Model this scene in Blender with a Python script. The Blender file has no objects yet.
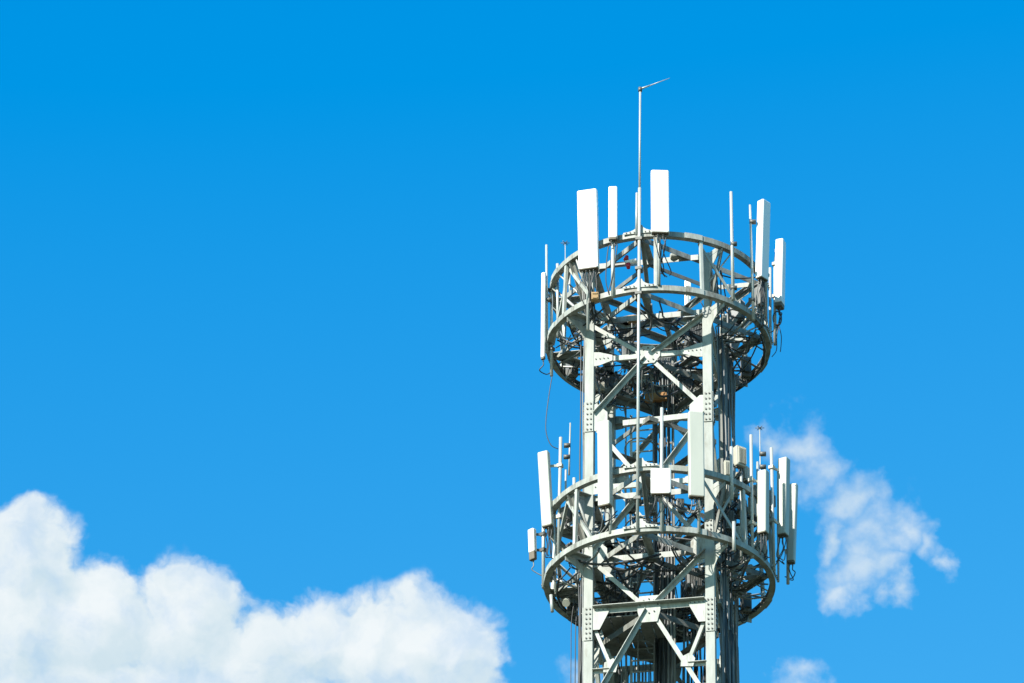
import bpy, math, random
from mathutils import Vector as V, Matrix
random.seed(11)
S = bpy.context.scene
COL = S.collection
R_ = math.radians

# ------------------------------------------------------------------ camera
F, W, H = 4400.0, 1024, 683
PITCH, AZ, ROLL = R_(31.5), R_(-2.235), R_(0.9)
CAM = V((0, -75.0, 1.6))
fwd = V((math.sin(AZ)*math.cos(PITCH), math.cos(AZ)*math.cos(PITCH), math.sin(PITCH)))
rt0 = V((math.cos(AZ), -math.sin(AZ), 0)); up0 = rt0.cross(fwd)
right = rt0*math.cos(ROLL) + up0*math.sin(ROLL)
upv = -rt0*math.sin(ROLL) + up0*math.cos(ROLL)
cd = bpy.data.cameras.new('camera'); cam = bpy.data.objects.new('camera', cd); COL.objects.link(cam)
cd.sensor_width = 36; cd.lens = 36*F/W; cd.clip_end = 20000; cd.clip_start = 0.5
cam.matrix_world = Matrix(((right.x, upv.x, -fwd.x, CAM.x), (right.y, upv.y, -fwd.y, CAM.y), (right.z, upv.z, -fwd.z, CAM.z), (0, 0, 0, 1)))
S.camera = cam

def ray(x, y):
    return fwd + right*((x-W/2)/F) + upv*((H/2-y)/F)
def at(x, y, Y):
    """where the sight line through a photo pixel meets the vertical plane at world depth Y"""
    d = ray(x, y); return CAM + d*((Y-CAM.y)/d.y)
def zat(x, y, Y): return at(x, y, Y).z

# ------------------------------------------------------------------ materials
def newmat(name):
    m = bpy.data.materials.new(name); m.use_nodes = True
    nt = m.node_tree; b = nt.nodes['Principled BSDF']
    return m, nt, b
def surface(name, c0, c1, rough=0.5, scale=6.0, stain=None, stain_amt=0.0, metal=0.0, spec=0.5, bump=0.0, stretch=0.25):
    m, nt, b = newmat(name); N, L = nt.nodes, nt.links
    g = N.new('ShaderNodeNewGeometry')
    mp = N.new('ShaderNodeMapping'); mp.inputs['Scale'].default_value = (1, 1, stretch)
    L.new(g.outputs['Position'], mp.inputs['Vector'])
    n = N.new('ShaderNodeTexNoise'); n.inputs['Scale'].default_value = scale; n.inputs['Detail'].default_value = 6; n.inputs['Roughness'].default_value = .65
    L.new(mp.outputs[0], n.inputs['Vector'])
    r = N.new('ShaderNodeMapRange'); r.inputs['From Min'].default_value = .3; r.inputs['From Max'].default_value = .7
    L.new(n.outputs['Fac'], r.inputs['Value'])
    mx = N.new('ShaderNodeMix'); mx.data_type = 'RGBA'
    mx.inputs['A'].default_value = (*c0, 1); mx.inputs['B'].default_value = (*c1, 1)
    L.new(r.outputs[0], mx.inputs['Factor'])
    out = mx.outputs['Result']
    if stain:
        n2 = N.new('ShaderNodeTexNoise'); n2.inputs['Scale'].default_value = scale*.6; n2.inputs['Detail'].default_value = 8; n2.inputs['Roughness'].default_value = .7
        mp2 = N.new('ShaderNodeMapping'); mp2.inputs['Location'].default_value = (7, 3, 5); mp2.inputs['Scale'].default_value = (1, 1, stretch*.8)
        L.new(g.outputs['Position'], mp2.inputs['Vector']); L.new(mp2.outputs[0], n2.inputs['Vector'])
        r2 = N.new('ShaderNodeMapRange'); r2.inputs['From Min'].default_value = .66-stain_amt*.3; r2.inputs['From Max'].default_value = .78-stain_amt*.15
        L.new(n2.outputs['Fac'], r2.inputs['Value'])
        m2 = N.new('ShaderNodeMix'); m2.data_type = 'RGBA'; m2.inputs['B'].default_value = (*stain, 1)
        L.new(r2.outputs[0], m2.inputs['Factor']); L.new(out, m2.inputs['A']); out = m2.outputs['Result']
    L.new(out, b.inputs['Base Color'])
    rr = N.new('ShaderNodeMapRange'); rr.inputs['To Min'].default_value = max(rough-.1, .05); rr.inputs['To Max'].default_value = min(rough+.12, 1)
    L.new(n.outputs['Fac'], rr.inputs['Value']); L.new(rr.outputs[0], b.inputs['Roughness'])
    b.inputs['Metallic'].default_value = metal
    b.inputs['Specular IOR Level'].default_value = spec
    if bump:
        bp = N.new('ShaderNodeBump'); bp.inputs['Strength'].default_value = bump; bp.inputs['Distance'].default_value = .01
        L.new(n.outputs['Fac'], bp.inputs['Height']); L.new(bp.outputs[0], b.inputs['Normal'])
    return m
M = {
 'leg':    surface('pale painted steel', (.215,.23,.20), (.35,.365,.335), .5, 7, (.13,.10,.06), .2),
 'brace':  surface('galvanised angle steel', (.25,.265,.235), (.44,.455,.415), .5, 9, (.11,.08,.045), .28),
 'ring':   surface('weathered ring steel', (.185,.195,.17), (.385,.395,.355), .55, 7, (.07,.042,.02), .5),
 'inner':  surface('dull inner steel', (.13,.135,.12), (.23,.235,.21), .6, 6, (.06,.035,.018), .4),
 'pole':   surface('galvanised pipe', (.36,.375,.35), (.46,.475,.45), .4, 8, None, 0, .15),
 'radome': surface('white radome', (.80,.80,.78), (.83,.83,.81), .38, 3),
 'aged':   surface('aged cream radome', (.40,.41,.355), (.45,.46,.40), .42, 3, (.30,.29,.22), .12),
 'cap':    surface('brown grey end cap', (.10,.085,.06), (.17,.14,.10), .6, 20),
 'clamp':  surface('dark zinc clamp', (.07,.07,.065), (.15,.15,.135), .5, 15, None, 0, .3),
 'cable':  surface('black cable rubber', (.022,.025,.027), (.05,.053,.055), .5, 10),
 'cablegrey': surface('grey cable jacket', (.11,.115,.115), (.24,.245,.24), .5, 10),
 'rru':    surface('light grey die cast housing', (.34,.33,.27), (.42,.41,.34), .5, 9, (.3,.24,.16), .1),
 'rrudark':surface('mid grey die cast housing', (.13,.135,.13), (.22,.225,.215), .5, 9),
 'tan':    surface('tan rusty clamp', (.30,.19,.08), (.38,.25,.12), .7, 14),
 'rust':   surface('rusty orange steel', (.26,.12,.04), (.36,.19,.07), .8, 14),
 'red':    surface('red lens', (.42,.015,.03), (.50,.02,.04), .2, 6),
 'concrete': surface('pad concrete', (.30,.29,.27), (.40,.39,.36), .85, 1.5),
 'ground': surface('dry grass ground', (.03,.042,.018), (.055,.06,.03), .95, .15, None, 0, stretch=1),
}

# ------------------------------------------------------------------ mesh builder
class MB:
    def __init__(s, o=V((0,0,0))): s.v = []; s.f = []; s.sm = []; s.o = V(o)
    def add(s, vs, fs, smooth=False):
        n = len(s.v); s.v += [V(p)-s.o for p in vs]; s.f += [tuple(i+n for i in f) for f in fs]; s.sm += [smooth]*len(fs)
    def hexa(s, c):
        s.add(c, [(0,3,2,1),(4,5,6,7),(0,1,5,4),(1,2,6,5),(2,3,7,6),(3,0,4,7)])
    def box(s, c, x, y, z):           # centre and three half-axis vectors
        c, x, y, z = V(c), V(x), V(y), V(z)
        s.hexa([c-x-y-z, c+x-y-z, c+x+y-z, c-x+y-z, c-x-y+z, c+x-y+z, c+x+y+z, c-x+y+z])
    def bar(s, p, q, w, h, side):     # rectangular bar from p to q, w along side, h along the third axis
        p, q = V(p), V(q); d = (q-p); n = d.normalized()
        x = V(side); x = (x - n*x.dot(n)).normalized(); y = n.cross(x)
        s.box((p+q)/2, x*w/2, y*h/2, d/2)
    def angle(s, p, q, w, t, n1, n2): # L section: flange along n1 (in the face) and flange along n2 (outstanding)
        p, q = V(p), V(q); d = (q-p).normalized()
        n1 = V(n1); n1 = (n1-d*n1.dot(d)).normalized()
        n2 = V(n2); n2 = (n2-d*n2.dot(d)-n1*n2.dot(n1)).normalized()
        m = (p+q)/2; L = (q-p)/2
        s.box(m+n1*w/2, n1*w/2, n2*t/2, L)
        s.box(m+n1*t/2+n2*(w/2+t/2), n1*t/2, n2*(w/2-.0005), L)
    def plate(s, pts, n, t):
        n = V(n).normalized()*t/2; k = len(pts); pts = [V(p) for p in pts]
        s.add([p-n for p in pts]+[p+n for p in pts],
              [tuple(range(k-1,-1,-1)), tuple(range(k,2*k))]+[(i,(i+1)%k,k+(i+1)%k,k+i) for i in range(k)])
    def tube(s, pts, r, n=8, r2=None):
        pts = [V(p) for p in pts]; K = len(pts); vs = []; ref = None
        for i, p in enumerate(pts):
            d = (pts[min(i+1,K-1)]-pts[max(i-1,0)]).normalized()
            if ref is None:
                ref = d.orthogonal().normalized()
            else:
                ref = (ref-d*ref.dot(d)); ref = ref.normalized() if ref.length > 1e-6 else d.orthogonal().normalized()
            b = d.cross(ref); rr = r if r2 is None else r+(r2-r)*i/(K-1)
            vs += [p+ref*rr*math.cos(2*math.pi*j/n)+b*rr*math.sin(2*math.pi*j/n) for j in range(n)]
        fs = [(i*n+j, i*n+(j+1)%n, (i+1)*n+(j+1)%n, (i+1)*n+j) for i in range(K-1) for j in range(n)]
        s.add(vs, fs, True)
        base = len(s.v)-K*n
        s.f += [tuple(base+j for j in range(n-1,-1,-1)), tuple(base+(K-1)*n+j for j in range(n))]; s.sm += [False, False]
    def revolve(s, prof, c, n=120, smooth=False):  # closed profile (r, z) turned about a vertical axis
        k = len(prof); vs = []
        for i in range(n):
            a = 2*math.pi*i/n
            vs += [V(c)+V((r*math.cos(a), r*math.sin(a), z)) for r, z in prof]
        s.add(vs, [(i*k+j, ((i+1)%n)*k+j, ((i+1)%n)*k+(j+1)%k, i*k+(j+1)%k) for i in range(n) for j in range(k)], smooth)
    def merge(s, other, mat):
        n = len(s.v); s.split = len(s.f); s.mat2 = mat
        s.v += other.v; s.f += [tuple(i+n for i in f) for f in other.f]; s.sm += other.sm; return s
    def build(s, name, mat, parent=None, bevel=0.0):
        me = bpy.data.meshes.new(name); me.from_pydata([tuple(p) for p in s.v], [], s.f); me.validate(); 
        me.polygons.foreach_set('use_smooth', s.sm[:len(me.polygons)])
        me.materials.append(M[mat])
        if getattr(s, 'split', None):
            me.materials.append(M[s.mat2])
            for p in me.polygons: p.material_index = int(p.index >= s.split)
        me.update()
        o = bpy.data.objects.new(name, me); COL.objects.link(o)
        if parent is not None: o.parent = parent
        else: o.location = s.o
        if bevel:
            b = o.modifiers.new('bevel', 'BEVEL'); b.width = bevel; b.segments = 2; b.limit_method = 'ANGLE'
        return o
def tag(o, label, cat, group=None, kind=None):
    if label: o['label'] = label
    if cat: o['category'] = cat
    if group: o['group'] = group
    if kind: o['kind'] = kind
    return o
def empty(name, loc, label, cat, group=None):
    o = bpy.data.objects.new(name, None); COL.objects.link(o); o.location = loc; o.empty_display_size = .1
    return tag(o, label, cat, group)
def sag(p, q, d, n=9, jit=0.0):
    p, q = V(p), V(q); j = V((random.uniform(-jit,jit), random.uniform(-jit,jit), 0)); out = []
    for i in range(n):
        t = i/(n-1); out.append(p.lerp(q, t)+V((0,0,-4*d*t*(1-t)))+j*math.sin(math.pi*t))
    return out
def spline(ctrl, k=6):
    c = [V(p) for p in ctrl]; c = [c[0]*2-c[1]]+c+[c[-1]*2-c[-2]]; out = []
    for i in range(1, len(c)-2):
        for j in range(k):
            t = j/k; a, b, e, f = c[i-1], c[i], c[i+1], c[i+2]
            out.append(.5*((2*b)+(-a+e)*t+(2*a-5*b+4*e-f)*t*t+(-a+3*b-3*e+f)*t**3))
    return out+[c[-2]]

# ------------------------------------------------------------------ tower geometry
PSI = R_(9.3); HW = 1.17
U = V((math.cos(PSI), -math.sin(PSI), 0)); Vv = V((math.sin(PSI), math.cos(PSI), 0)); Z = V((0,0,1))
def T(a, b, z): return U*a + Vv*b + Z*z
FLY = T(-HW, -HW, 0).y
zl = lambda py: zat(592, py, FLY)                      # height of a joint on the front left leg
RU, RL = 2.19, 2.24
zr = lambda py, r: zat(641, py, -r*math.cos(PSI))       # height of a ring from its front point
zU2, zU1, zL2, zL1 = zr(234.5, RU), zr(288.5, RL), zr(468, RU), zr(529, RL)
zN = [zU1-.0, zl(420), zl(556), zl(708), zl(832)]
zH = [zl(362), zl(490), zl(613), zl(770)]
def rd(th): return -Vv*math.cos(R_(th)) + U*math.sin(R_(th))   # direction on the ring, 0 = front, 90 = right
def ringp(th, r, z): return rd(th)*r + Z*z

tower = empty('lattice_tower', (0,0,0), 'square pale steel lattice tower with bolted bracing and two pairs of ring beams', 'tower')
corners = [(-1,-1),(1,-1),(1,1),(-1,1)]
# legs
for a, b in corners:
    m = MB()
    m.bar(T(a*HW,b*HW,0.0), T(a*HW,b*HW,zU1+.05), .18, .18, U)
    m.bar(T(a*HW,b*HW,zU1+.05), T(a*HW,b*HW,zU2+.06), .12, .12, U)
    leg = m.build('leg', 'leg', tower, .008)
    for zc, hh in ((zN[1]+.02, .34), (zH[2]-.28, .36), (zl(548)+.18, .2), (zl(760), .34)):
        p = MB(); bo = MB()
        for side in ('f','s'):
            n = Vv*b if side == 'f' else U*a
            tdir = U if side == 'f' else Vv
            c = T(a*HW,b*HW,zc)+n*(.09+.009)
            p.box(c, tdir*.083, n*.007, Z*hh)
            rows = max(3, int(hh*2/.10))
            for i in range(rows):
                for sx in (-.035, .035):
                    q = c+tdir*sx+n*.006+Z*(-hh+.05+i*(2*hh-.1)/(rows-1))
                    bo.tube([q, q+n*.02], .019, 6)
        p.merge(bo, 'clamp').build('splice_plate', 'leg', leg)

faces = [(-Vv, U), (U, Vv), (Vv, -U), (-U, -Vv)]        # outward normal, direction along the face
def fp(k, s, z, out=0.0):
    n, d = faces[k]; return n*(HW+out)+d*(s*HW)+Z*z
def gusset(k, s, z, pts, out=.095):
    n, d = faces[k]; m = MB()
    m.plate([fp(k,s,z,out)+d*x+Z*y for x, y in pts], n, .012)
    return m
lower = MB()
for i in range(4):
    zt, zc, zb = zN[i], zH[i], zN[i+1]
    for k, (n, d) in enumerate(faces):
        big = i >= 2
        w = .085
        for sx in (-1, 1):
            for (za, up_) in ((zt, 1), (zb, -1)):
                p = fp(k, sx*.93, za-up_*.10, .06); q = fp(k, sx*.06, zc+up_*.05, .06)
                m = MB(); dirn = (q-p).normalized(); side = n.cross(dirn)
                if side.z > 0: side = -side
                # the outstanding flange sits on the upper edge for rising members, so its underside shows
                m.angle(p, q, w, .012, side, n if (sx > 0) == (up_ > 0) else -n)
                m.build('diagonal_brace', 'brace', tower)
        m = MB(); 
        if i in (2, 3):
            m.angle(fp(k,-.92,zc+.06,.055), fp(k,.92,zc+.06,.055), .13, .012, -Z, n)
        else:
            m.bar(fp(k,-.92,zc,.04), fp(k,.92,zc,.04), .11, .05, Z)
        m.build('horizontal_beam', 'brace', tower)
        # central gusset and bolts
        g = gusset(k, 0, zc, [(-.24,-.05),(-.24,.06),(-.10,.20),(.10,.20),(.24,.06),(.24,-.05),(.12,-.2),(-.12,-.2)] if not big else
                   [(-.22,-.10),(-.22,.10),(-.18,.22),(.18,.22),(.22,.1),(.22,-.10),(.16,-.34),(-.16,-.34)], .085)
        bo = MB()
        for bx, by in ((-.17,.02),(-.10,.12),(.10,.12),(.17,.02),(-.1,-.12),(.1,-.12),(0,.15),(0,-.15)):
            q = fp(k,0,zc,.091)+d*bx+Z*by; bo.tube([q, q+n*.02], .016, 6)
        g.merge(bo, 'clamp').build('gusset_plate', 'brace', tower)
        for sx in (-1, 1):          # tapered haunch plates of the horizontal beam at the legs
            g = gusset(k, sx, zc, [(-sx*.09,-.16),(-sx*.09,.16),(-sx*.20,.15),(-sx*.46,.06),(-sx*.46,-.06),(-sx*.20,-.15)] if not big else
                       [(-sx*.09,.10),(-sx*.40,.02),(-sx*.40,-.05),(-sx*.22,-.42),(-sx*.09,-.42)], .085)
            bo = MB()
            for t_ in range(4):
                q = fp(k,sx,zc,.091)-d*sx*(.13+.08*t_); bo.tube([q, q+n*.018], .013, 6)
            g.merge(bo, 'clamp').build('gusset_plate', 'brace', tower)
            g = gusset(k, sx, zb, [(-sx*.088,-.30),(-sx*.088,.30),(-sx*.16,.30),(-sx*.36,.10),(-sx*.36,-.10),(-sx*.16,-.30)], .07)
            g.build('gusset_plate', 'brace', tower)
        if i in (2, 3):             # short redundant members of the tall panels
            zr_ = zc-.62*(zc-zb)
            for sx in (-1, 1):
                m = MB(); m.angle(fp(k, sx*.93, zc-.36, .03), fp(k, sx*.66, zr_+.05, .03), .065, .01, d*-sx, -n); m.build('redundant_brace', 'brace', tower)
                m = MB(); m.angle(fp(k, sx*.93, zr_, .03), fp(k, sx*.63, zr_, .03), .075, .01, -Z, n); m.build('redundant_brace', 'brace', tower)
                g = gusset(k, sx*.63, zr_+.02, [(-.14,-.10),(-.12,.10),(.05,.18),(.14,.05),(.10,-.12)], .08); g.build('gusset_plate', 'brace', tower)
# bracing far below the frame, down to the ground
zz = zN[4]
while zz > 3:
    for k in range(4):
        n, d = faces[k]; z2 = zz-2.9
        for sx in (-1, 1):
            lower.bar(fp(k,sx*.95,zz,.02), fp(k,-sx*.95,max(z2,.3),.02+.02*sx), .09, .012, n.cross(Z))
        lower.bar(fp(k,-.94,zz,-.04), fp(k,.94,zz,-.04), .1, .05, Z)
    zz -= 2.9
tag(lower.build('lower_bracing', 'brace', tower), None, None, None, 'stuff')

# horizontal square frames and diaphragms inside the tower
def frame(z, mat='brace', w=.12):
    for k in range(4):
        n, d = faces[k]
        m = MB(); m.angle(fp(k,-.92,z+.05,.02), fp(k,.92,z+.05,.02), w, .012, -Z, -n); m.build('frame_beam', mat, tower)
def diamond(r, z, w=.10, mat='inner', lo=0.0):
    for t in (0, 90, 180, 270):
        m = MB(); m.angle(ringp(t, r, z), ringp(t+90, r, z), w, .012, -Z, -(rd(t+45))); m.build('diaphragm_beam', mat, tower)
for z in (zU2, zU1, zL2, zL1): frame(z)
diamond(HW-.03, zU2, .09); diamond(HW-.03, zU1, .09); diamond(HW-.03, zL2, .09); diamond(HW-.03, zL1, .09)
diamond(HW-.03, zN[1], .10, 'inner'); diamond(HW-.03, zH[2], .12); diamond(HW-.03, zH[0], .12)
m = MB(); m.bar(T(-.55,-.95,zl(421)), T(.95,-.95,zl(419)), .12, .08, Z); m.build('frame_beam', 'brace', tower)

# rings: rolled channels, web outside, flanges turned in
rings = []
for z, r in ((zU2, RU), (zU1, RL), (zL2, RU), (zL1, RL)):
    hh, fl, t = .058, .115, .012
    m = MB(); m.revolve([(r,-hh),(r,hh),(r-fl,hh),(r-fl,hh-t),(r-t,hh-t),(r-t,-hh+t),(r-fl,-hh+t),(r-fl,-hh)], (0,0,z), 144)
    ro = m.build('ring_beam', 'ring', tower); rings.append(ro)
    # splice plates on the ring web
    for th in (28, 118, 208, 298):
        p = MB()
        for s_ in (-3, -1, 1, 3):
            a0 = rd(th+s_*1.2)
            p.box(a0*(r+.009)+Z*z, a0.cross(Z)*.046, a0*.007, Z*.06)
        p.build('splice_plate', 'brace', ro)
    # chords between the cardinal points, radials to faces and legs
    for th in (0, 90, 180, 270):
        m = MB(); m.angle(ringp(th, r-.15, z+.05), ringp(th+90, r-.15, z+.05), .115, .012, -Z, -rd(th+45)); m.build('chord_beam', 'ring', tower)
        m = MB(); m.angle(ringp(th, r-.02, z+.045), ringp(th, HW-.05, z+.045), .10, .012, -Z, rd(th+90)); m.build('radial_beam', 'brace', tower)
        m = MB(); m.angle(ringp(th+45, r-.02, z+.04), ringp(th+45, HW*1.414, z+.04), .10, .012, -Z, rd(th+135)); m.build('radial_beam', 'brace', tower)
        # curved haunch plate between leg and ring
        a0 = rd(th+45); n0 = a0.cross(Z); r0, r1 = HW*1.414+.05, r-.03; pts = [a0*r0+Z*(z-.07), a0*r1+Z*(z-.07)]
        for j in range(7):
            q = j/6*math.pi/2
            pts.append(a0*(r0+.05+(r1-r0-.05)*(1-math.sin(q)))+Z*(z-.16-.42*(1-math.cos(q))))
        pts.append(a0*r0+Z*(z-.58))
        m = MB(); m.plate(pts, n0, .014); m.build('haunch_plate', 'brace', tower)
        # swept gusset over the ring at the cardinal points
        a0 = rd(th); tg = Z.cross(a0)*-1; prof = []
        for j in range(7):
            q = j/6*math.pi/2; prof.append((.28*(1-math.sin(q))+.05, .15*(1-math.cos(q))))
        pts = [a0*(r+.012)+tg*x+Z*(z+.06+y) for x, y in prof]+[a0*(r+.012)-tg*x+Z*(z+.06+y) for x, y in reversed(prof)]
        pts += [a0*(r+.012)-tg*.33+Z*(z+.02), a0*(r+.012)+tg*.33+Z*(z+.02)]
        m = MB(); m.plate(pts, a0, .014); bo = MB()
        for x in (-.27,-.19,-.11,.11,.19,.27):
            q = a0*(r+.02)+tg*x+Z*(z+.05); bo.tube([q, q+a0*.016], .014, 6)
        m.merge(bo, 'clamp').build('gusset_plate', 'brace', tower)
# posts and cross bracing between the two rings of each pair
for zt, zb, ths in ((zU2, zU1, (-49,-27,8,32.5,90,112,135,158,180,205,230,252)), (zL2, zL1, (-38,58,78,100,122,145,168,190,215,238,262))):
    for th in ths:
        m = MB(); m.bar(ringp(th, RU-.05, zt-.062), ringp(th, RL-.05, zb+.062), .066, .066, rd(th)); m.build('ring_post', 'brace', tower, .006)
    for t0, t1 in ((-49,-80),(32.5,60),(112,90),(135,158),(180,205),(230,252),(270,252),(-49,-27)):
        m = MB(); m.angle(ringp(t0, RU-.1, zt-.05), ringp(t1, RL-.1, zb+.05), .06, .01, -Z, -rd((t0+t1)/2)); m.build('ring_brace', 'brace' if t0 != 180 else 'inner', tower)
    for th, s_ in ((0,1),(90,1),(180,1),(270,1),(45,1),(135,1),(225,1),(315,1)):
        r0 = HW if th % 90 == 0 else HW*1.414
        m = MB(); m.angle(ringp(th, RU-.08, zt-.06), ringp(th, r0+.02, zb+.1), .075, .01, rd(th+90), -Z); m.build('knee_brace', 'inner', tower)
# slender tie rods between rings and tower
rnd = random.Random(5)
for zt, zb in ((zU2, zU1), (zL2, zL1)):
    for th in (-72,-58,-40,52,66,80,98,114,130,150,172,196,214,236,250,262):
        za, zc_ = (zb+rnd.uniform(-.05,.1), zb-rnd.uniform(.05,.3)) if rnd.random() < .6 else (zt-.08, zb+rnd.uniform(.0,.3))
        m = MB(); m.tube([ringp(th, RU-.06, za), ringp(th+rnd.uniform(-22,22), 1.35, zc_)], rnd.choice((.018,.024,.03)), 6)
        m.build('tie_rod', 'pole', tower)
# rest platform plates inside the tower, seen from below
m = MB()
for i in range(5):
    m.box(T(-.98+i*.25, .1, zH[2]+.13), U*.115, Vv*.8, Z*.008)
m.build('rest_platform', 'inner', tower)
# access ladder inside, rails and rungs
lad = MB()
lx0, lx1, lb = -.66, -.20, .62
for a in (lx0, lx1): lad.bar(T(a, lb, 1), T(a, lb, zl(372)), .05, .02, U)
lo_ = lad.build('ladder', 'pole', tower)
ru = MB(); z = zl(760)
while z < zl(375):
    ru.tube([T(lx0,lb,z), T(lx1,lb,z)], .017, 6); z += .245
ru.build('rung', 'pole', lo_)
hp = MB()
for z in [zl(372)-.9*i for i in range(12)]:
    c = T((lx0+lx1)/2, lb, z)
    hp.tube([c+U*.34*math.cos(t)+Vv*(-.62*max(math.sin(t),0)) for t in [math.pi*i/12 for i in range(13)]], .018, 5)
for t in (.2,.5,.8):
    q = math.pi*t; hp.tube([T((lx0+lx1)/2, lb, zz_)+U*.34*math.cos(q)+Vv*(-.62*math.sin(q)) for zz_ in (zl(372), zl(372)-9.9)], .016, 5)
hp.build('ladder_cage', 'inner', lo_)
# vertical cable trays
for (a, b, w, d) in ((.05, .35, .36, U), (HW+.12, .15, .9, Vv)):
    m = MB()
    for s_ in (-1, 1): m.bar(T(a,b,1)+d*s_*w/2, T(a,b,zU1)+d*s_*w/2, .04, .06, d)
    z = zl(800)
    while z < zU1: m.bar(T(a,b,z)-d*w/2, T(a,b,z)+d*w/2, .04, .03, Z); z += .6
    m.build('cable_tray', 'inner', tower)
# footing pads under the legs
for a, b in corners:
    m = MB(T(a*HW, b*HW, 0)); m.box(T(a*HW,b*HW,.15), U*.5, Vv*.5, Z*.16)
    tag(m.build('footing_pad', 'concrete'), 'square concrete pad under a leg of the lattice tower', 'footing', 'concrete pads under the tower legs', 'structure')
# ground
m = MB(); G = 9000
m.add([(-G,-G,0),(G,-G,0),(G,G,0),(-G,G,0)], [(0,1,2,3)])
tag(m.build('ground', 'ground'), 'flat dry grass ground far below the lattice tower', 'ground', None, 'structure')

# ------------------------------------------------------------------ antennas
def prism(mb, p0, p1, w, d, face, r=.03, n=4, bulge=0.0):
    """rounded rectangular bar from p0 (bottom) to p1 (top); its broad side looks along face"""
    ax = (p1-p0).normalized(); y = (face-ax*face.dot(ax)).normalized(); x = y.cross(ax); sec = []
    for cx, cy, a0 in ((1,1,0),(-1,1,90),(-1,-1,180),(1,-1,270)):
        rr = r if cy > 0 else r*.5
        for j in range(n+1):
            a = R_(a0+90*j/n); sec.append((cx*(w/2-rr)+rr*math.cos(a), cy*(d/2-rr)+rr*math.sin(a)))
    k = len(sec); lv = [(p0, .94), (p0+ax*.012, 1), (p1-ax*.012, 1), (p1, .94)]; vs = []
    for c, s_ in lv: vs += [c+x*(a*s_)+y*(b*s_) for a, b in sec]
    fs = []; 
    for i in range(3): fs += [(i*k+j, i*k+(j+1)%k, (i+1)*k+(j+1)%k, (i+1)*k+j) for j in range(k)]
    mb.add(vs, fs, False); b = len(mb.v)-4*k
    mb.f += [tuple(b+j for j in range(k-1,-1,-1)), tuple(b+3*k+j for j in range(k))]; mb.sm += [False, False]
    return x, y, ax
AG = 'panel antennas clamped round the rings'
def panel(name, label, top, bot, Y, w, d, yaw, mat='radome', pole=None, cables=5, cl=.8, cable_to=None, capmat='cap', caph=.02, group=AG, cat='antenna', pr=.032, carry=None):
    """top, bot: where the panel's ends stand; pole: (px, y top, y bottom, depth)"""
    p1, p0 = at(top[0], top[1]+1.8, Y), at(bot[0], bot[1]+1.2, Y)
    face = V((math.sin(R_(yaw)), -math.cos(R_(yaw)), 0))
    e = empty(name, p0, label, cat, group)
    mb = MB(p0); x, y, ax = prism(mb, p0, p1, w, d, face); mb.build('radome', mat, e)
    cp = MB(p0); prism(cp, p0-ax*caph, p0+ax*.004, w*.96, d*.94, face); co = cp.build('end_cap', capmat, e)
    cn = MB(p0); jc = []
    for i in range(cables):
        q = p0-ax*caph+x*(w*.75*((i+.5)/cables-.5))+y*d*.15*(1 if i % 2 else -1)
        cn.tube([q, q-ax*.05], .014, 6); jc.append(q-ax*.05)
    if cables: cn.build('connector', 'clamp', co)
    if pole is None:
        back = p0-y*(d/2+.10); pp1, pp0 = p1-y*(d/2+.10)-ax*.1, p0-y*(d/2+.10)-ax*.9
    else:
        pp1, pp0 = at(pole[0], pole[1], pole[3]), at(pole[4] if len(pole) > 4 else pole[0], pole[2], pole[3])
    pm = MB(p0); pm.tube([pp0, pp1], pr, 10); pm.build('mounting_pole', 'pole', e)
    pd = (pp1-pp0)
    for t in (.14, .84):
        a_ = p0.lerp(p1, t)-y*(d/2)
        u_ = max(.03, min(.97, (a_-pp0).dot(pd)/pd.dot(pd))); b_ = pp0+pd*u_
        br = MB(p0)
        br.box(a_-y*.012, x*w*.3, y*.014, ax*.04)
        br.bar(a_-y*.01, b_, .05, .022, ax) if (b_-a_).length > .02 else None
        br.box(b_, x*(pr+.018), y*(pr+.018), ax*.035)
        br.build('bracket', 'clamp' if mat == 'radome' else 'rru', e)
    for i, q in enumerate(jc):
        m_ = MB(p0)
        end = (cable_to if cable_to is not None else pp0.lerp(pp1, .1))+V((random.uniform(-.12,.12), random.uniform(-.08,.1), random.uniform(-.1,.1)))
        mid = q-ax*random.uniform(.2,.4)*cl+V((random.uniform(-.08,.08), random.uniform(-.02,.08), 0))
        m_.tube(spline([q, q-ax*.08, mid, mid.lerp(end,.6)+V((random.uniform(-.1,.1),0,-.12*cl)), end], 5), .011, 5)
        m_.build('jumper_cable', 'cable' if random.random() < .75 else 'cablegrey', e)
    return e
ry = lambda px, r=2.22: -math.sqrt(max(r*r-((px-659)*.02)**2, .0))
# upper platform
panel('panel_antenna', 'widest white panel antenna, upright above the left of the top ring', (587.3,189.5), (589,268), ry(588)-.24, .40, .13, -12, pole=(588,225,330,ry(588)-.04), cables=8, cl=1.6, cable_to=at(591,318,-1.4))
panel('panel_antenna', 'narrow white panel antenna on a pipe right of the widest panel', (613,186), (613,237), ry(613)-.13, .175, .11, -4, pole=(613,230,297,ry(613)-.06), cables=2, cl=.4, caph=.05, pr=.04)
panel('panel_antenna', 'tall white panel antenna rising highest beside the mast', (659.8,170), (660.3,232), ry(660)-.2, .355, .13, 4, pole=(659,200,285,ry(660)-.04), cables=5, cl=.9, cable_to=at(664,272,-1.9))
panel('panel_antenna', 'white panel antenna turned edge on above the right of the top ring', (764.2,200.5), (762,278), -1.25, .24, .16, 47, pole=(766,205,318,-1.0), cables=7, cl=1.3, cable_to=at(763,325,-.9))
panel('panel_antenna', 'short white panel antenna with a coiled black cable, outermost right on top', (781,239.5), (779.7,303), .1, .21, .16, 70, pole=(775,262,345,.15), cables=2, cl=.3, caph=.09)
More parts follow.
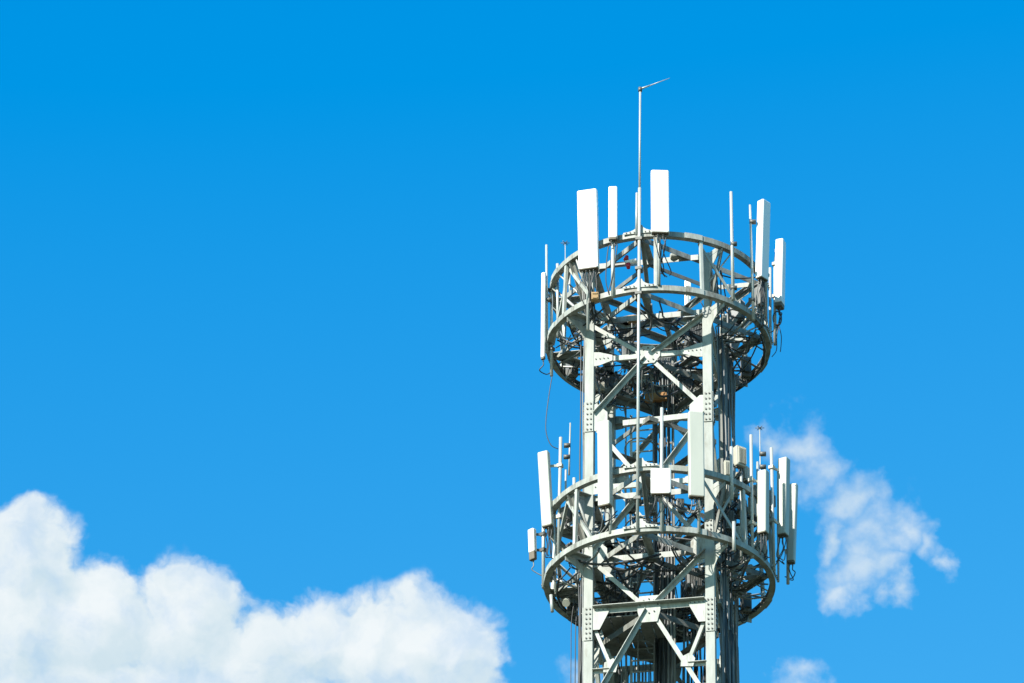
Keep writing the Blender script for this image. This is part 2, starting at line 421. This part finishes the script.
panel('panel_antenna', 'thin white strip antenna along the left edge of the top rings', (543.6,271.5), (543,356), -.35, .09, .07, -35, pole=(551.5,288,376,-.2), cables=1, cl=.5, caph=.05)
# lower platform
panel('panel_antenna', 'leaning cream panel antenna at the left edge of the lower rings', (543.5,451), (547.8,525), -.75, .22, .13, -22, mat='aged', pole=(560.7,437.5,561,-.7,558.2), cables=4, cl=.8, cable_to=at(553,560,-.6))
panel('panel_antenna', 'cream panel antenna in front of the left tower leg', (604.5,421), (605.3,505), ry(604)-.22, .255, .16, -24, mat='aged', pole=(610.5,470,534,ry(608)-.05), cables=4, cl=.7, cable_to=at(597,535,-1.7))
panel('panel_antenna', 'cream panel antenna in front of the right tower leg, largest of the lower ones', (695.7,411.5), (696.6,496), ry(696)-.22, .30, .14, 10, mat='aged', pole=(699,445,533,ry(698)-.05), cables=5, cl=.7, cable_to=at(672,505,-1.8))
panel('panel_antenna', 'squat square white panel antenna on a pipe at the middle of the lower rings', (661,468), (661,493), ry(661)-.17, .385, .12, -3, pole=(661.8,408,532,ry(661)-.06), cables=4, cl=1.1, cable_to=at(645,515,-1.9))
panel('panel_antenna', 'smallest white panel antenna with a brown end, outermost left on the lower rings', (531.8,528), (532.6,551), -.1, .15, .10, -40, pole=(543.3,500,588,-.05), cables=1, cl=.5, caph=.17)
panel('panel_antenna', 'cream panel antenna nearest the tower in the right cluster of the lower rings', (763.3,470), (763,532), -1.2, .195, .15, -30, mat='aged', pole=(751,435,558,-1.25,752.5), cables=5, cl=.9, cable_to=at(765,560,-.9))
panel('panel_antenna', 'middle cream panel antenna of the right cluster, reaching highest there', (784,457.5), (782.7,534), -.45, .20, .16, -30, mat='aged', pole=(771.3,448,570,-.6,774), cables=4, cl=.9, cable_to=at(777,560,-.4))
panel('panel_antenna', 'outermost right cream panel antenna, hanging lowest in the right cluster', (793.8,483), (791.2,560), .35, .15, .12, -20, mat='aged', pole=(788,478,584,.4), cables=2, cl=.6, caph=.05)
# panels on the far side of the rings
panel('panel_antenna', 'shaded panel antenna seen from behind through the back of the upper rings', (688,279), (688,330), 2.3, .13, .1, 170, pole=(688,290,405,2.1), cables=3)
panel('panel_antenna', 'shaded panel antenna seen from behind through the back of the lower rings', (706,535), (706,602), 2.25, .3, .13, 165, mat='aged', pole=(705,530,640,2.1), cables=3)

# ------------------------------------------------------------------ mast and whips
p0 = at(637.4, 531, ry(638)-.05); p1 = at(640.2, 89, p0.y)
e = empty('lightning_mast', p0, 'tall thin mast in front of the tower with a bent tip at its top', 'mast')
q = p0.lerp(p1, .765)
m = MB(p0); m.tube([p0, q], .031, 10); m.build('lower_tube', 'pole', e)
m = MB(p0); m.tube([q-Z*.05, p1], .021, 10); m.build('upper_tube', 'pole', e)
m = MB(p0); t0 = at(636.4, 235, p0.y); t1 = at(636.8, 193, p0.y); m.tube([t0, t1], .024, 8); m.build('splint_tube', 'pole', e)
for py in (245, 275, 300, 500):
    c = p0.lerp(p1, (531-py)/(531-89.)); m = MB(p0); m.box(c+V((0,.05,0)), U*.065, Vv*.09, Z*.03); m.build('clamp', 'clamp', e)
m = MB(p0); m.tube([p1-Z*.06, p1+Z*.03], .04, 10); hj = m.build('tip_joint', 'clamp', e)
m = MB(p0); a1 = at(650, 85.5, p0.y); a2 = at(670, 78, p0.y)
m.tube([p1, a1], .022, 8, .014); m.tube([a1, a2], .012, 8, .005); m.build('bent_tip', 'pole', e)

def whip(name, label, top, bot, Y, r, knobs=(), r2=None, cross=False):
    b_, t_ = at(bot[0], bot[1], Y), at(top[0], top[1], Y)
    e = empty(name, b_, label, 'antenna', 'whip antennas round the rings')
    m = MB(b_); m.tube([b_, b_.lerp(t_, .5), t_], r, 10, r2); m.build('rod', 'pole', e)
    for kx, ky in knobs:
        c = at(kx, ky, Y); m = MB(b_); m.tube([c-V((.07,0,0)), c+V((.06,0,.0))], .05, 8)
        m.build('clamp', 'clamp', e)
    if cross:
        m = MB(b_)
        for a in (0, 60, 120): dv = V((math.cos(R_(a)), math.sin(R_(a)), 0))*.09; m.tube([t_-dv, t_+dv], .008, 5)
        m.build('ground_plane', 'clamp', e)
    return e
whip('whip_antenna', 'thick pale whip antenna rising from the right of the top ring', (731,192), (733.2,300), ry(731)-.05, .035, ((734,244),(734,288)), .03)
whip('whip_antenna', 'thin pale whip antenna left of the edge on panel', (750,205), (753.5,320), ry(750)-.05, .032, ((753,222),(752,300)), .022)
whip('whip_antenna', 'pale whip antenna standing just above the thin strip antenna', (546.4,245), (547,352), -.28, .028, ((549,300),(549,340)), .024)
whip('whip_antenna', 'faint needle with a crossed top behind the upper left ring', (565.2,243), (565.5,292), .6, .012, (), .008, True)
whip('whip_antenna', 'short stub antenna inside the upper left ring', (569.5,271), (569.8,300), .2, .026)
whip('whip_antenna', 'white whip antenna with two black knobs left of the tower leg', (570.3,423), (569,475), -.4, .02, ((567.5,445.5),(567.2,457)), .014)
whip('whip_antenna', 'thin needle with a crossed top above the right cluster', (759.7,428), (761,520), -.6, .014, ((763,454),(763,467)), .01, True)
whip('whip_antenna', 'short pale pipe antenna beside the right tower leg at the lower rings', (731.3,447), (732,500), ry(731)-.02, .034)
whip('whip_antenna', 'thin stub antenna below the knobbed whip at the lower left', (565.8,470), (565.5,500), -.3, .02)
whip('whip_antenna', 'pale short rod hanging under the left of the lowest ring', (551,595), (552.3,612), -.5, .032)

# ------------------------------------------------------------------ remote radio units
RG = 'radio units bolted inside the rings'
def rru(label, px, py0, py1, Y, w, d, yaw, mat='rru', fins=True):
    c0, c1 = at(px, py1, Y), at(px, py0, Y)
    face = V((math.sin(R_(yaw)), -math.cos(R_(yaw)), 0)); e = empty('radio_unit', c0, label, 'radio unit', RG)
    m = MB(c0); x, y, ax = prism(m, c0, V((c0.x, c0.y, c1.z)), w, d, face, .018, 2); h = c1.z-c0.z; ho = m.build('housing', mat, e)
    if fins:
        f = MB(c0); nf = max(5, int(w/.035))
        for i in range(nf):
            xx = x*(w*.86*((i+.5)/nf-.5)); f.box(c0+Z*h/2+xx+y*(d/2+.018), x*.005, y*.018, Z*h*.42)
        f.build('cooling_fins', mat, e)
    k = MB(c0); k.box(c0+Z*h/2-y*(d/2+.03), x*w*.3, y*.028, Z*h*.35); k.build('bracket', 'clamp', e)
    k = MB(c0)
    for i in range(4):
        q = c0+x*(w*.7*(i/3-.5)); k.tube([q+Z*.003, q-Z*.05], .017, 6)
    k.build('connector', 'clamp', e)
    for i in range(3):
        q = c0+x*(w*.7*(i/3-.5))-Z*.05; m = MB(c0)
        dx = random.uniform(-.25,.25)
        inw = V((-c0.x, -c0.y, 0))*random.uniform(.25,.5)+V((dx, dx*.5, 0)); m.tube(spline([q, q-Z*.09, q+inw*.3-Z*.2, q+inw*.7-Z*.12, q+inw+Z*random.uniform(.05,.3)], 5), .011, 5); m.build('jumper_cable', 'cable', e)
    return e
rru('pale boxy radio unit beside the short pipe right of the tower, topmost there', 739.5, 448, 467, -1.15, .22, .16, 35)
rru('tan radio unit low in front of the tower\'s right side', 725, 485, 505, -1.3, .21, .14, -20)
rru('small pale radio unit under the middle of the right cluster', 747, 521, 531, -.9, .2, .14, 15)
rru('narrow radio unit between the tan unit and the whips', 735, 485, 498, -.9, .12, .12, 10)
rru('radio unit between the right cluster\'s first two panels', 757, 505, 518, -.5, .13, .12, -20, 'rrudark')
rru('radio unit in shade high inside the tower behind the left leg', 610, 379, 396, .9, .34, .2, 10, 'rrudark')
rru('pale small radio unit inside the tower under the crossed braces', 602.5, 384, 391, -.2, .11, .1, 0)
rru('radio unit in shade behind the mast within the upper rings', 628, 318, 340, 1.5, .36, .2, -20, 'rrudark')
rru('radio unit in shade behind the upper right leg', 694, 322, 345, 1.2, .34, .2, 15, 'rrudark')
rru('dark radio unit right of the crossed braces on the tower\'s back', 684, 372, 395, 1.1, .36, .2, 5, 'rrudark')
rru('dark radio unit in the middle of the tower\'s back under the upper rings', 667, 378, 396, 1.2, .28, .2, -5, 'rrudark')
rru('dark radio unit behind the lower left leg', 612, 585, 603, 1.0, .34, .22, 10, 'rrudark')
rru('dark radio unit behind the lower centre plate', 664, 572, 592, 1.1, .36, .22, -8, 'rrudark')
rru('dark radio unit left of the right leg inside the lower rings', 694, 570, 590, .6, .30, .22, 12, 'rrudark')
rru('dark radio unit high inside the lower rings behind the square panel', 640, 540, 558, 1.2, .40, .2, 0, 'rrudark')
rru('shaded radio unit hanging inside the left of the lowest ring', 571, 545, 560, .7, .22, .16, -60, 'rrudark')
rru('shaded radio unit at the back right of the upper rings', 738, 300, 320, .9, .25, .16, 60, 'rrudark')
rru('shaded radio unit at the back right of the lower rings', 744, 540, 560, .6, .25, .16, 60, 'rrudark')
rru('pale radio unit just inside the right of the upper rings', 724, 318, 338, .3, .14, .12, 20)

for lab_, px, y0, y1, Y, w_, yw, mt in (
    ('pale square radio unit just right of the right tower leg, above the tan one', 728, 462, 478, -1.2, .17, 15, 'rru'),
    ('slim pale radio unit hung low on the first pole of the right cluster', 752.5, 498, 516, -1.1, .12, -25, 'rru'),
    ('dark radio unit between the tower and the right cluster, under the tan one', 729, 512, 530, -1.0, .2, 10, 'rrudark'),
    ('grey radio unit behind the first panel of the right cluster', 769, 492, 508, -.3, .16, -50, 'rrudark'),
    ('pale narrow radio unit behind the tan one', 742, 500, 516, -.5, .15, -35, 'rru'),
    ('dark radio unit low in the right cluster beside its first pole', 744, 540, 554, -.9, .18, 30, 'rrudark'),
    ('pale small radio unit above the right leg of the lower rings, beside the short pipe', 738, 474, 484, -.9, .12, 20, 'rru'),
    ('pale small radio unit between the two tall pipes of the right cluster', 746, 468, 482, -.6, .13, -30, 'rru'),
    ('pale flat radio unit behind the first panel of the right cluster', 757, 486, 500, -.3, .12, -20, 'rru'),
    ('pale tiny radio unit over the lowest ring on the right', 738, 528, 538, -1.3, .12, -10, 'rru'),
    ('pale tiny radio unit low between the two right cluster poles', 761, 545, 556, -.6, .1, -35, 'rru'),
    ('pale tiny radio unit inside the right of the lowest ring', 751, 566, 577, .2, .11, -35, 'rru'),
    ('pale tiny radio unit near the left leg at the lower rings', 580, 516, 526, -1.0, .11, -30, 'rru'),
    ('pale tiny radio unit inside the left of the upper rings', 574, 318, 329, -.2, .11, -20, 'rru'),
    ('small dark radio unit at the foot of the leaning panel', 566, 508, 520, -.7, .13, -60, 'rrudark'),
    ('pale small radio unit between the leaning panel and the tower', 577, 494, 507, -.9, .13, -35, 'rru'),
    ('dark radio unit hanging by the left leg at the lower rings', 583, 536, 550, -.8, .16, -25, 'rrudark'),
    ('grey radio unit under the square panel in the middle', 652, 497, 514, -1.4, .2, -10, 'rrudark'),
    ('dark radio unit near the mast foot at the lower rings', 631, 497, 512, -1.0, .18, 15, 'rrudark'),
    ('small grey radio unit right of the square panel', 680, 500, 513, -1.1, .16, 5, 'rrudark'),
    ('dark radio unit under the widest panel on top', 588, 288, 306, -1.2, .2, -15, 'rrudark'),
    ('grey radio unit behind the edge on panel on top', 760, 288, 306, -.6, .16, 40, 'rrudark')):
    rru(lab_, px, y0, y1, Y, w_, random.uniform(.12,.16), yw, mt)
for lab_, px, y0, y1, Y, r_ in (
    ('bare pale pipe upright between the leaning panel and the tower', 574, 478, 548, -1.0, .03),
    ('bare pipe upright left of the first panel in the right cluster', 757.5, 462, 552, -.8, .024),
    ('bare pipe upright beside the tan radio unit', 741, 470, 560, -1.1, .028),
    ('bare short pipe in front of the lowest ring on the right', 733.7, 522, 551, -1.75, .036),
    ('thin bare pipe behind the middle panel of the right cluster', 778, 470, 582, .1, .022),
    ('thin bare pipe at the left end of the lowest ring', 555, 505, 592, -.5, .024),
    ('bare pipe on the left of the upper rings behind the strip antenna', 557.5, 264, 338, -.4, .03),
    ('bare pipe at the right end of the upper rings', 770, 268, 348, .2, .03)):
    whip('bare_pipe', lab_, (px, y0), (px+.4, y1), Y, r_)['category'] = 'pipe'
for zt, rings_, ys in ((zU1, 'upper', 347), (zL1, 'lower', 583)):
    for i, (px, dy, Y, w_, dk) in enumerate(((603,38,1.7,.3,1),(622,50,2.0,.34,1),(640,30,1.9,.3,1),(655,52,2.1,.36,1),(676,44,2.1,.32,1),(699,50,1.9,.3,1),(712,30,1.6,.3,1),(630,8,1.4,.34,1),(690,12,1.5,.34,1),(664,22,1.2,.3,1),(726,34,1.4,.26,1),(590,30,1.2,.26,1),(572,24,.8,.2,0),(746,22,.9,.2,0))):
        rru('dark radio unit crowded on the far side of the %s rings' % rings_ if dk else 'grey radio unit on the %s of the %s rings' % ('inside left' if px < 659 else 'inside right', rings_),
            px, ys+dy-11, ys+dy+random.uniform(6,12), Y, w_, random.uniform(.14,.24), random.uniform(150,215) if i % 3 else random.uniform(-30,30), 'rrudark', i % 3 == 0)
# warning lamp, round drum, tan clamp
c = at(628.5, 262, -1.75)
e = empty('warning_lamp', c, 'small red warning lamp with a white band beside the mast', 'lamp')
m = MB(c); m.tube([c+V((-.05,0,.045)), c+V((-.03,0,.14))], .055, 12, .035); m.build('upper_lens', 'red', e)
m = MB(c); m.tube([c+V((-.06,0,-.02)), c+V((.16,-.02,.015))], .05, 12); m.build('body', 'radome', e)
m = MB(c); m.tube([c+V((.0,0,-.15)), c+V((-.01,0,-.045))], .035, 12, .055); m.build('lower_lens', 'red', e)
m = MB(c); m.bar(c+V((-.06,.02,-.03)), c+V((-.36,.1,-.02)), .04, .04, Z); m.build('arm', 'clamp', e)
def drum(label, c, r, ln, face):
    e = empty('drum_antenna', c, label, 'antenna'); f = V(face).normalized()
    m = MB(c); m.tube([c-f*ln, c-f*ln*.2, c, c+f*.012], r, 20); m.build('drum', 'rru', e)
    m = MB(c); m.tube([c-f*(ln+.16), c-f*(ln+.002)], r*.35, 10); m.build('mount', 'clamp', e)
drum('small white drum seen end on at the left of the lowest ring', at(566, 603, -.6), .075, .14, (-.1,-.8,-.6))
drum('white drum lying sideways inside the top ring beside the highest panel', at(671, 256, -1.3), .055, .22, (-1,-.25,-.05))
def clampthing(label, c, ax, mat):
    m = MB(c); m.box(c, V(ax)*.07, V((0,.06,0)), Z*.085)
    m.box(c+V((0,-.068,.05)), V(ax)*.05, V((0,.007,0)), Z*.018); m.box(c+V((0,-.068,-.05)), V(ax)*.05, V((0,.007,0)), Z*.018)
    return tag(m.build('pipe_clamp', mat, None, .008), label, 'clamp')
clampthing('tan rusty clamp on the left front of the second ring from the top', at(595, 297, ry(595)-.1), (1,0,0), 'tan')
m = MB(at(656, 398, .3)); c = m.o
m.box(c, U*.22, Vv*.06, Z*.075); m.box(c+Z*.085, U*.2, Vv*.05, Z*.009); m.box(c-Vv*.065, U*.19, Vv*.004, Z*.05)
tag(m.build('junction_box', 'rust'), 'rusty orange junction box in the middle of the tower', 'junction box')
m = MB(at(633, 318, .4)); c = m.o
m.tube([c-U*.12, c+U*.12], .06, 10); m.box(c-Z*.08, U*.1, Vv*.07, Z*.018)
tag(m.build('junction_box', 'tan'), 'tan cable joint between the mast and left leg in the top rings', 'junction box')

# ------------------------------------------------------------------ cables
def cable(label, pts, r=.014, mat='cable', group=None, name='feeder_cable'):
    o = V(pts[0]); m = MB(o); m.tube(pts, r, 6)
    return tag(m.build(name, mat), label, 'cable', group)
# runs up the right face of the tower
zlo = zl(760)
def run(a, b, ztop, outdir, mat, label, group):
    w = lambda: random.uniform(-.018,.018)
    ctrl = [T(a, b, .3)]+[T(a+w(), b+w(), zlo+i*(ztop-.5-zlo)/7) for i in range(8)]
    e1 = ringp(outdir[0], outdir[1], ztop+random.uniform(-.15,.1))
    ctrl += [T(a, b, ztop-.2), T(a, b, ztop).lerp(e1, .45)-Z*random.uniform(.05,.25), e1]
    cable(label, spline(ctrl, 5), random.choice((.014,.018,.022)), mat, group)
for i in range(24):
    b = -.95+i*.08+random.uniform(-.04,.04); zt = random.choice((zU1, zU1, zU2, zL1, zL2))
    run(HW+.15+random.uniform(0,.10), b, zt, (random.uniform(60,150), 2.1), random.choice(('cable','cablegrey','cablegrey')),
        'dark feeder cable in the bundle climbing the tower\'s right face', 'feeder cables up the right face')
for i in range(18):
    zt = random.choice((zU1, zL1, zL2))
    run(-.12+.02*i, .30+.03*(i % 3), zt, (random.uniform(100,260), 1.9), random.choice(('cable','cable','cable','cablegrey')),
        'black feeder cable in the bundle up the middle of the tower', 'feeder cables up the middle')
for i in range(9):
    zt = zL1 if i % 2 else zU1
    run(-HW-.12-.045*(i % 3), -1.22+.09*i, zt, (random.uniform(-110,-60), 2.05), 'cable' if i % 3 else 'cablegrey',
        'dark feeder cable hugging the tower\'s left face', 'feeder cables up the left face')
for i in range(20):
    a = (-.95+.075*i) if i < 9 else (.30+.06*(i-9))
    run(a+random.uniform(-.02,.02), .93+random.uniform(-.06,.06), zL1, (random.uniform(120,240), 1.7), random.choice(('cable','cablegrey')),
        'dark feeder cable on the tower\'s back face below the lowest ring', 'feeder cables up the back face')
# slack loops slung inside the rings
for zt, nm, n_, lab in ((zU1, 'upper', 48, 'dark slack cable slung inside the upper rings'), (zL1, 'lower', 52, 'dark slack cable slung inside the lower rings'), (zL2, 'lower', 14, 'dark slack cable slung inside the lower rings'), (zH[0]-.1, 'mid', 26, 'dark slack cable slung in the tower just under the upper rings')):
    for i in range(n_):
        a0 = random.uniform(0, 360); r0 = random.uniform(.5, 2.1); a1 = a0+random.uniform(-60, 60); r1 = random.uniform(.6, 2.1)
        if nm == 'mid': r0, r1 = random.uniform(.3,1.0), random.uniform(.3,1.1)
        if nm != 'mid' and -50 < ((a0+180) % 360)-180 < 60 and r0 > 1.4: r0 *= .6
        p, q = ringp(a0, r0, zt+random.uniform(-.15,.2)), ringp(a1, r1, zt+random.uniform(-.2,.2))
        cable(lab, sag(p, q, random.uniform(.08,.4), 9, .2), random.choice((.012,.014,.018,.024)), random.choice(('cable','cable','cablegrey')), 'slack cables '+('in the tower' if nm == 'mid' else 'inside the %s rings' % nm), 'slack_cable')
# bundles tied along the inside of the rings
for zt, R0, nm in ((zU2, RU, 'top ring'), (zU1, RL, 'second ring'), (zL2, RU, 'third ring'), (zL1, RL, 'lowest ring')):
    for i in range(9 if R0 == RL else 4):
        a0 = random.uniform(75, 200); a1 = a0+random.uniform(50, 110); rr = R0-random.uniform(.08,.26); zz_ = zt-random.uniform(.07,.15); n_ = 16
        pts = [ringp(a0+(a1-a0)*j/n_, rr+random.uniform(-.015,.015), zz_+random.uniform(-.04,.012)) for j in range(n_+1)]
        cable('black cable tied along the back of the %s' % nm, spline(pts, 2), random.choice((.016,.02,.026)), 'cable', 'cables tied along the '+nm, 'tied_cable')
# single hanging lines that show against the sky
Yl = -.3
cable('thin black cable looping loose between the ring pairs at the left', spline([at(552.5,374,Yl), at(549,395,Yl), at(546,420,Yl), at(546.5,434,Yl), at(551,445,Yl), at(558,449,Yl)], 6), .009, 'cable', None, 'hanging_cable')
for i, (x0, x1) in enumerate(((571.5,571), (576,575.3), (580,579.5))):
    cable('dark cable hanging straight down below the left of the lowest ring', spline([at(x0+3,600,-.2), at(x0,622,-.2), at(x1,660,-.2), at(x1-.5,720,-.2)], 6), .010 if i else .008, 'cable', 'cables hanging below the lowest ring', 'hanging_cable')
coil = []
cc = at(777.3, 318, .05)
for i in range(73):
    t = i/72*6*math.pi; coil.append(cc+V((.085*math.cos(t+1.2), .03*i/72+.02*math.sin(t*.37), .16*math.sin(t+1.2)*(1+.06*math.sin(t*.4)))))
cable('black cable wound in a coil under the outermost right panel on top', [at(780.5,306,.08)]+coil, .012, 'cable', None, 'coiled_cable')
for x0, d in ((776.8,0), (781.3,1)):
    cable('black cable tail hanging straight below the coil', spline([at(779,326,.06), at(x0,336,.06), at(x0-.3,350-4*d,.06), at(x0-5+d*4,357-5*d,.1)], 5), .009, 'cable', 'cable tails below the coil', 'hanging_cable')

# ------------------------------------------------------------------ light
SUN_EL, SUN_AZ = 36.0, 222.0      # azimuth clockwise from +Y
sd = V((math.sin(R_(SUN_AZ))*math.cos(R_(SUN_EL)), math.cos(R_(SUN_AZ))*math.cos(R_(SUN_EL)), math.sin(R_(SUN_EL))))
l = bpy.data.lights.new('sun', 'SUN'); l.energy = 5.0; l.angle = R_(.53); l.color = (1, .955, .87)
lo = bpy.data.objects.new('sun', l); COL.objects.link(lo); lo.rotation_euler = (-sd).to_track_quat('-Z', 'Y').to_euler(); lo.location = (0,0,90)

# ------------------------------------------------------------------ sky with clouds (by direction only)
w = bpy.data.worlds.new('World'); S.world = w; w.use_nodes = True
nt = w.node_tree; nt.nodes.clear(); N, L = nt.nodes, nt.links
out = N.new('ShaderNodeOutputWorld'); bg = N.new('ShaderNodeBackground'); bg.inputs['Strength'].default_value = .15
L.new(bg.outputs[0], out.inputs[0])
sky = N.new('ShaderNodeTexSky'); sky.sky_type = 'NISHITA'; sky.sun_disc = False
sky.sun_elevation = R_(SUN_EL); sky.sun_rotation = R_(SUN_AZ); sky.dust_density = .3; sky.ozone_density = 3.0
def vm(op, a, b=None, c=None):
    n = N.new('ShaderNodeVectorMath'); n.operation = op
    for i, x in enumerate((a, b, c)):
        if x is None: continue
        if isinstance(x, (tuple, list, V)): n.inputs[i].default_value = tuple(x)
        elif isinstance(x, (int, float)): n.inputs['Scale'].default_value = x
        else: L.new(x, n.inputs[i])
    return n.outputs['Value'] if op in ('DISTANCE','LENGTH','DOT_PRODUCT') else n.outputs['Vector']
def ma(op, a, b=None, c=None, clamp=False):
    n = N.new('ShaderNodeMath'); n.operation = op; n.use_clamp = clamp
    for i, x in enumerate((a, b, c)):
        if x is None: continue
        if isinstance(x, (int, float)): n.inputs[i].default_value = x
        else: L.new(x, n.inputs[i])
    return n.outputs[0]
def mr(x, a, b, c=0., d=1., smooth=False):
    n = N.new('ShaderNodeMapRange'); n.interpolation_type = 'SMOOTHSTEP' if smooth else 'LINEAR'
    for k_, v_ in zip(('From Min','From Max','To Min','To Max'), (a,b,c,d)): n.inputs[k_].default_value = v_
    L.new(x, n.inputs['Value']); return n.outputs[0]
graded = vm('MAXIMUM', vm('MULTIPLY_ADD', sky.outputs[0], (.67,.80,.45), (-.545,-.06,1.60)), (0,0,0))
tc = N.new('ShaderNodeTexCoord')
P = vm('SCALE', tc.outputs['Generated'], None); P.node.inputs['Scale'].default_value = 44.0   # one unit = 100 photo pixels of sky
def noise(vec, scale, detail, rough, col=False, off=None):
    if off: vec = vm('ADD', vec, off)
    n = N.new('ShaderNodeTexNoise'); n.inputs['Scale'].default_value = scale; n.inputs['Detail'].default_value = detail; n.inputs['Roughness'].default_value = rough
    L.new(vec, n.inputs['Vector']); return n.outputs['Color' if col else 'Fac']
wc = vm('SUBTRACT', noise(P, 1.4, 4, .55, True), (.5,.5,.5))
Pw = vm('ADD', P, vm('MULTIPLY', wc, (.55,.55,.55)))
def blobs(vec, lst):
    res = None
    for x, y, r in lst:
        c = ray(x, y).normalized()*44
        d = mr(vm('DISTANCE', vec, tuple(c)), 0, r/100., 1, 0)
        if res is None: res = d
        else: res = ma('SMOOTH_MAX', res, d, .12)
    return res
BIG = [(32,562,82),(20,640,124),(-45,640,138),(95,622,92),(60,720,160),(185,625,95),(165,730,150),(255,680,95),(318,645,76),(300,740,130),(375,655,85),(428,646,80),(400,730,130),(458,655,70),(470,720,70)]
WISP = [(774,438,38),(802,440,44),(822,468,48),(848,508,48),(874,535,50),(862,572,46),(846,592,34),(900,528,44),(924,546,34),(946,566,28),(836,540,30),(884,590,28),(584,680,46),(799,688,40),(790,668,20)]
def billow(vec, scale, detail, rough):
    n = N.new('ShaderNodeTexVoronoi'); n.feature = 'F1'; n.normalize = True
    n.inputs['Scale'].default_value = scale; n.inputs['Detail'].default_value = detail; n.inputs['Roughness'].default_value = rough
    L.new(vec, n.inputs['Vector']); return n.outputs['Distance']
wf = vm('SUBTRACT', noise(P, 6, 5, .6, True), (.5,.5,.5))
def cumulus(vec):
    v2 = vm('ADD', vec, vm('MULTIPLY', wf, (.16,.16,.16)))
    e = ma('ADD', ma('MULTIPLY', ma('SUBTRACT', .42, billow(v2, 1.9, 3, .55)), .58), ma('MULTIPLY', ma('SUBTRACT', noise(vec, 2.6, 8, .6), .5), .42))
    bl = blobs(vec, BIG)
    return ma('ADD', bl, e), bl
f0, big = cumulus(Pw)
f1, _ = cumulus(vm('ADD', Pw, tuple((upv*.85-right*.52)*.16)))       # the same cloud a little nearer the sun
thin = mr(noise(Pw, 1.05, 5, .6, False, (4.4, 0, 2.2)), .34, .56, .76, 1, True)
dens_b = ma('MULTIPLY', ma('MULTIPLY', mr(f0, .26, .54, 0, 1, True), thin), mr(big, .12, .26, 0, 1, True))
wc2 = vm('SUBTRACT', noise(P, 1.7, 5, .55, True, (9, 2, 4)), (.5,.5,.5))
wis = blobs(vm('ADD', Pw, vm('MULTIPLY', wc2, (.9,.9,.9))), WISP)
fw = noise(Pw, 2.4, 7, .56, False, (2, 8, 1))
dens_w = ma('MULTIPLY', mr(ma('ADD', wis, ma('MULTIPLY', ma('SUBTRACT', fw, .5), .75)), .15, 1.12, 0, .76, True), mr(wis, .14, .34, 0, 1, True))
fold = noise(Pw, .9, 4, .5, False, (3.1, 1.7, 0))
shade = ma('ADD', mr(ma('SUBTRACT', f0, f1), -.16, .22, 0, .75), mr(fold, .35, .7, 0, .45), clamp=True)
cm = N.new('ShaderNodeMix'); cm.data_type = 'RGBA'; cm.inputs['A'].default_value = (2.25,2.76,3.05,1); cm.inputs['B'].default_value = (3.15,3.36,3.46,1)
L.new(shade, cm.inputs['Factor'])
dens = ma('MAXIMUM', dens_b, dens_w, clamp=True)
fm = N.new('ShaderNodeMix'); fm.data_type = 'RGBA'
L.new(dens, fm.inputs['Factor']); L.new(graded, fm.inputs['A']); L.new(cm.outputs['Result'], fm.inputs['B'])
L.new(fm.outputs['Result'], bg.inputs['Color'])
w.cycles.sampling_method = 'MANUAL'; w.cycles.sample_map_resolution = 256

vs = S.view_settings; vs.view_transform = 'Standard'; vs.look = 'None'; vs.exposure = .9; vs.gamma = 1; vs.use_curve_mapping = False
S.cycles.max_bounces = 6; S.cycles.diffuse_bounces = 3; S.cycles.glossy_bounces = 3
S.cycles.use_adaptive_sampling = True
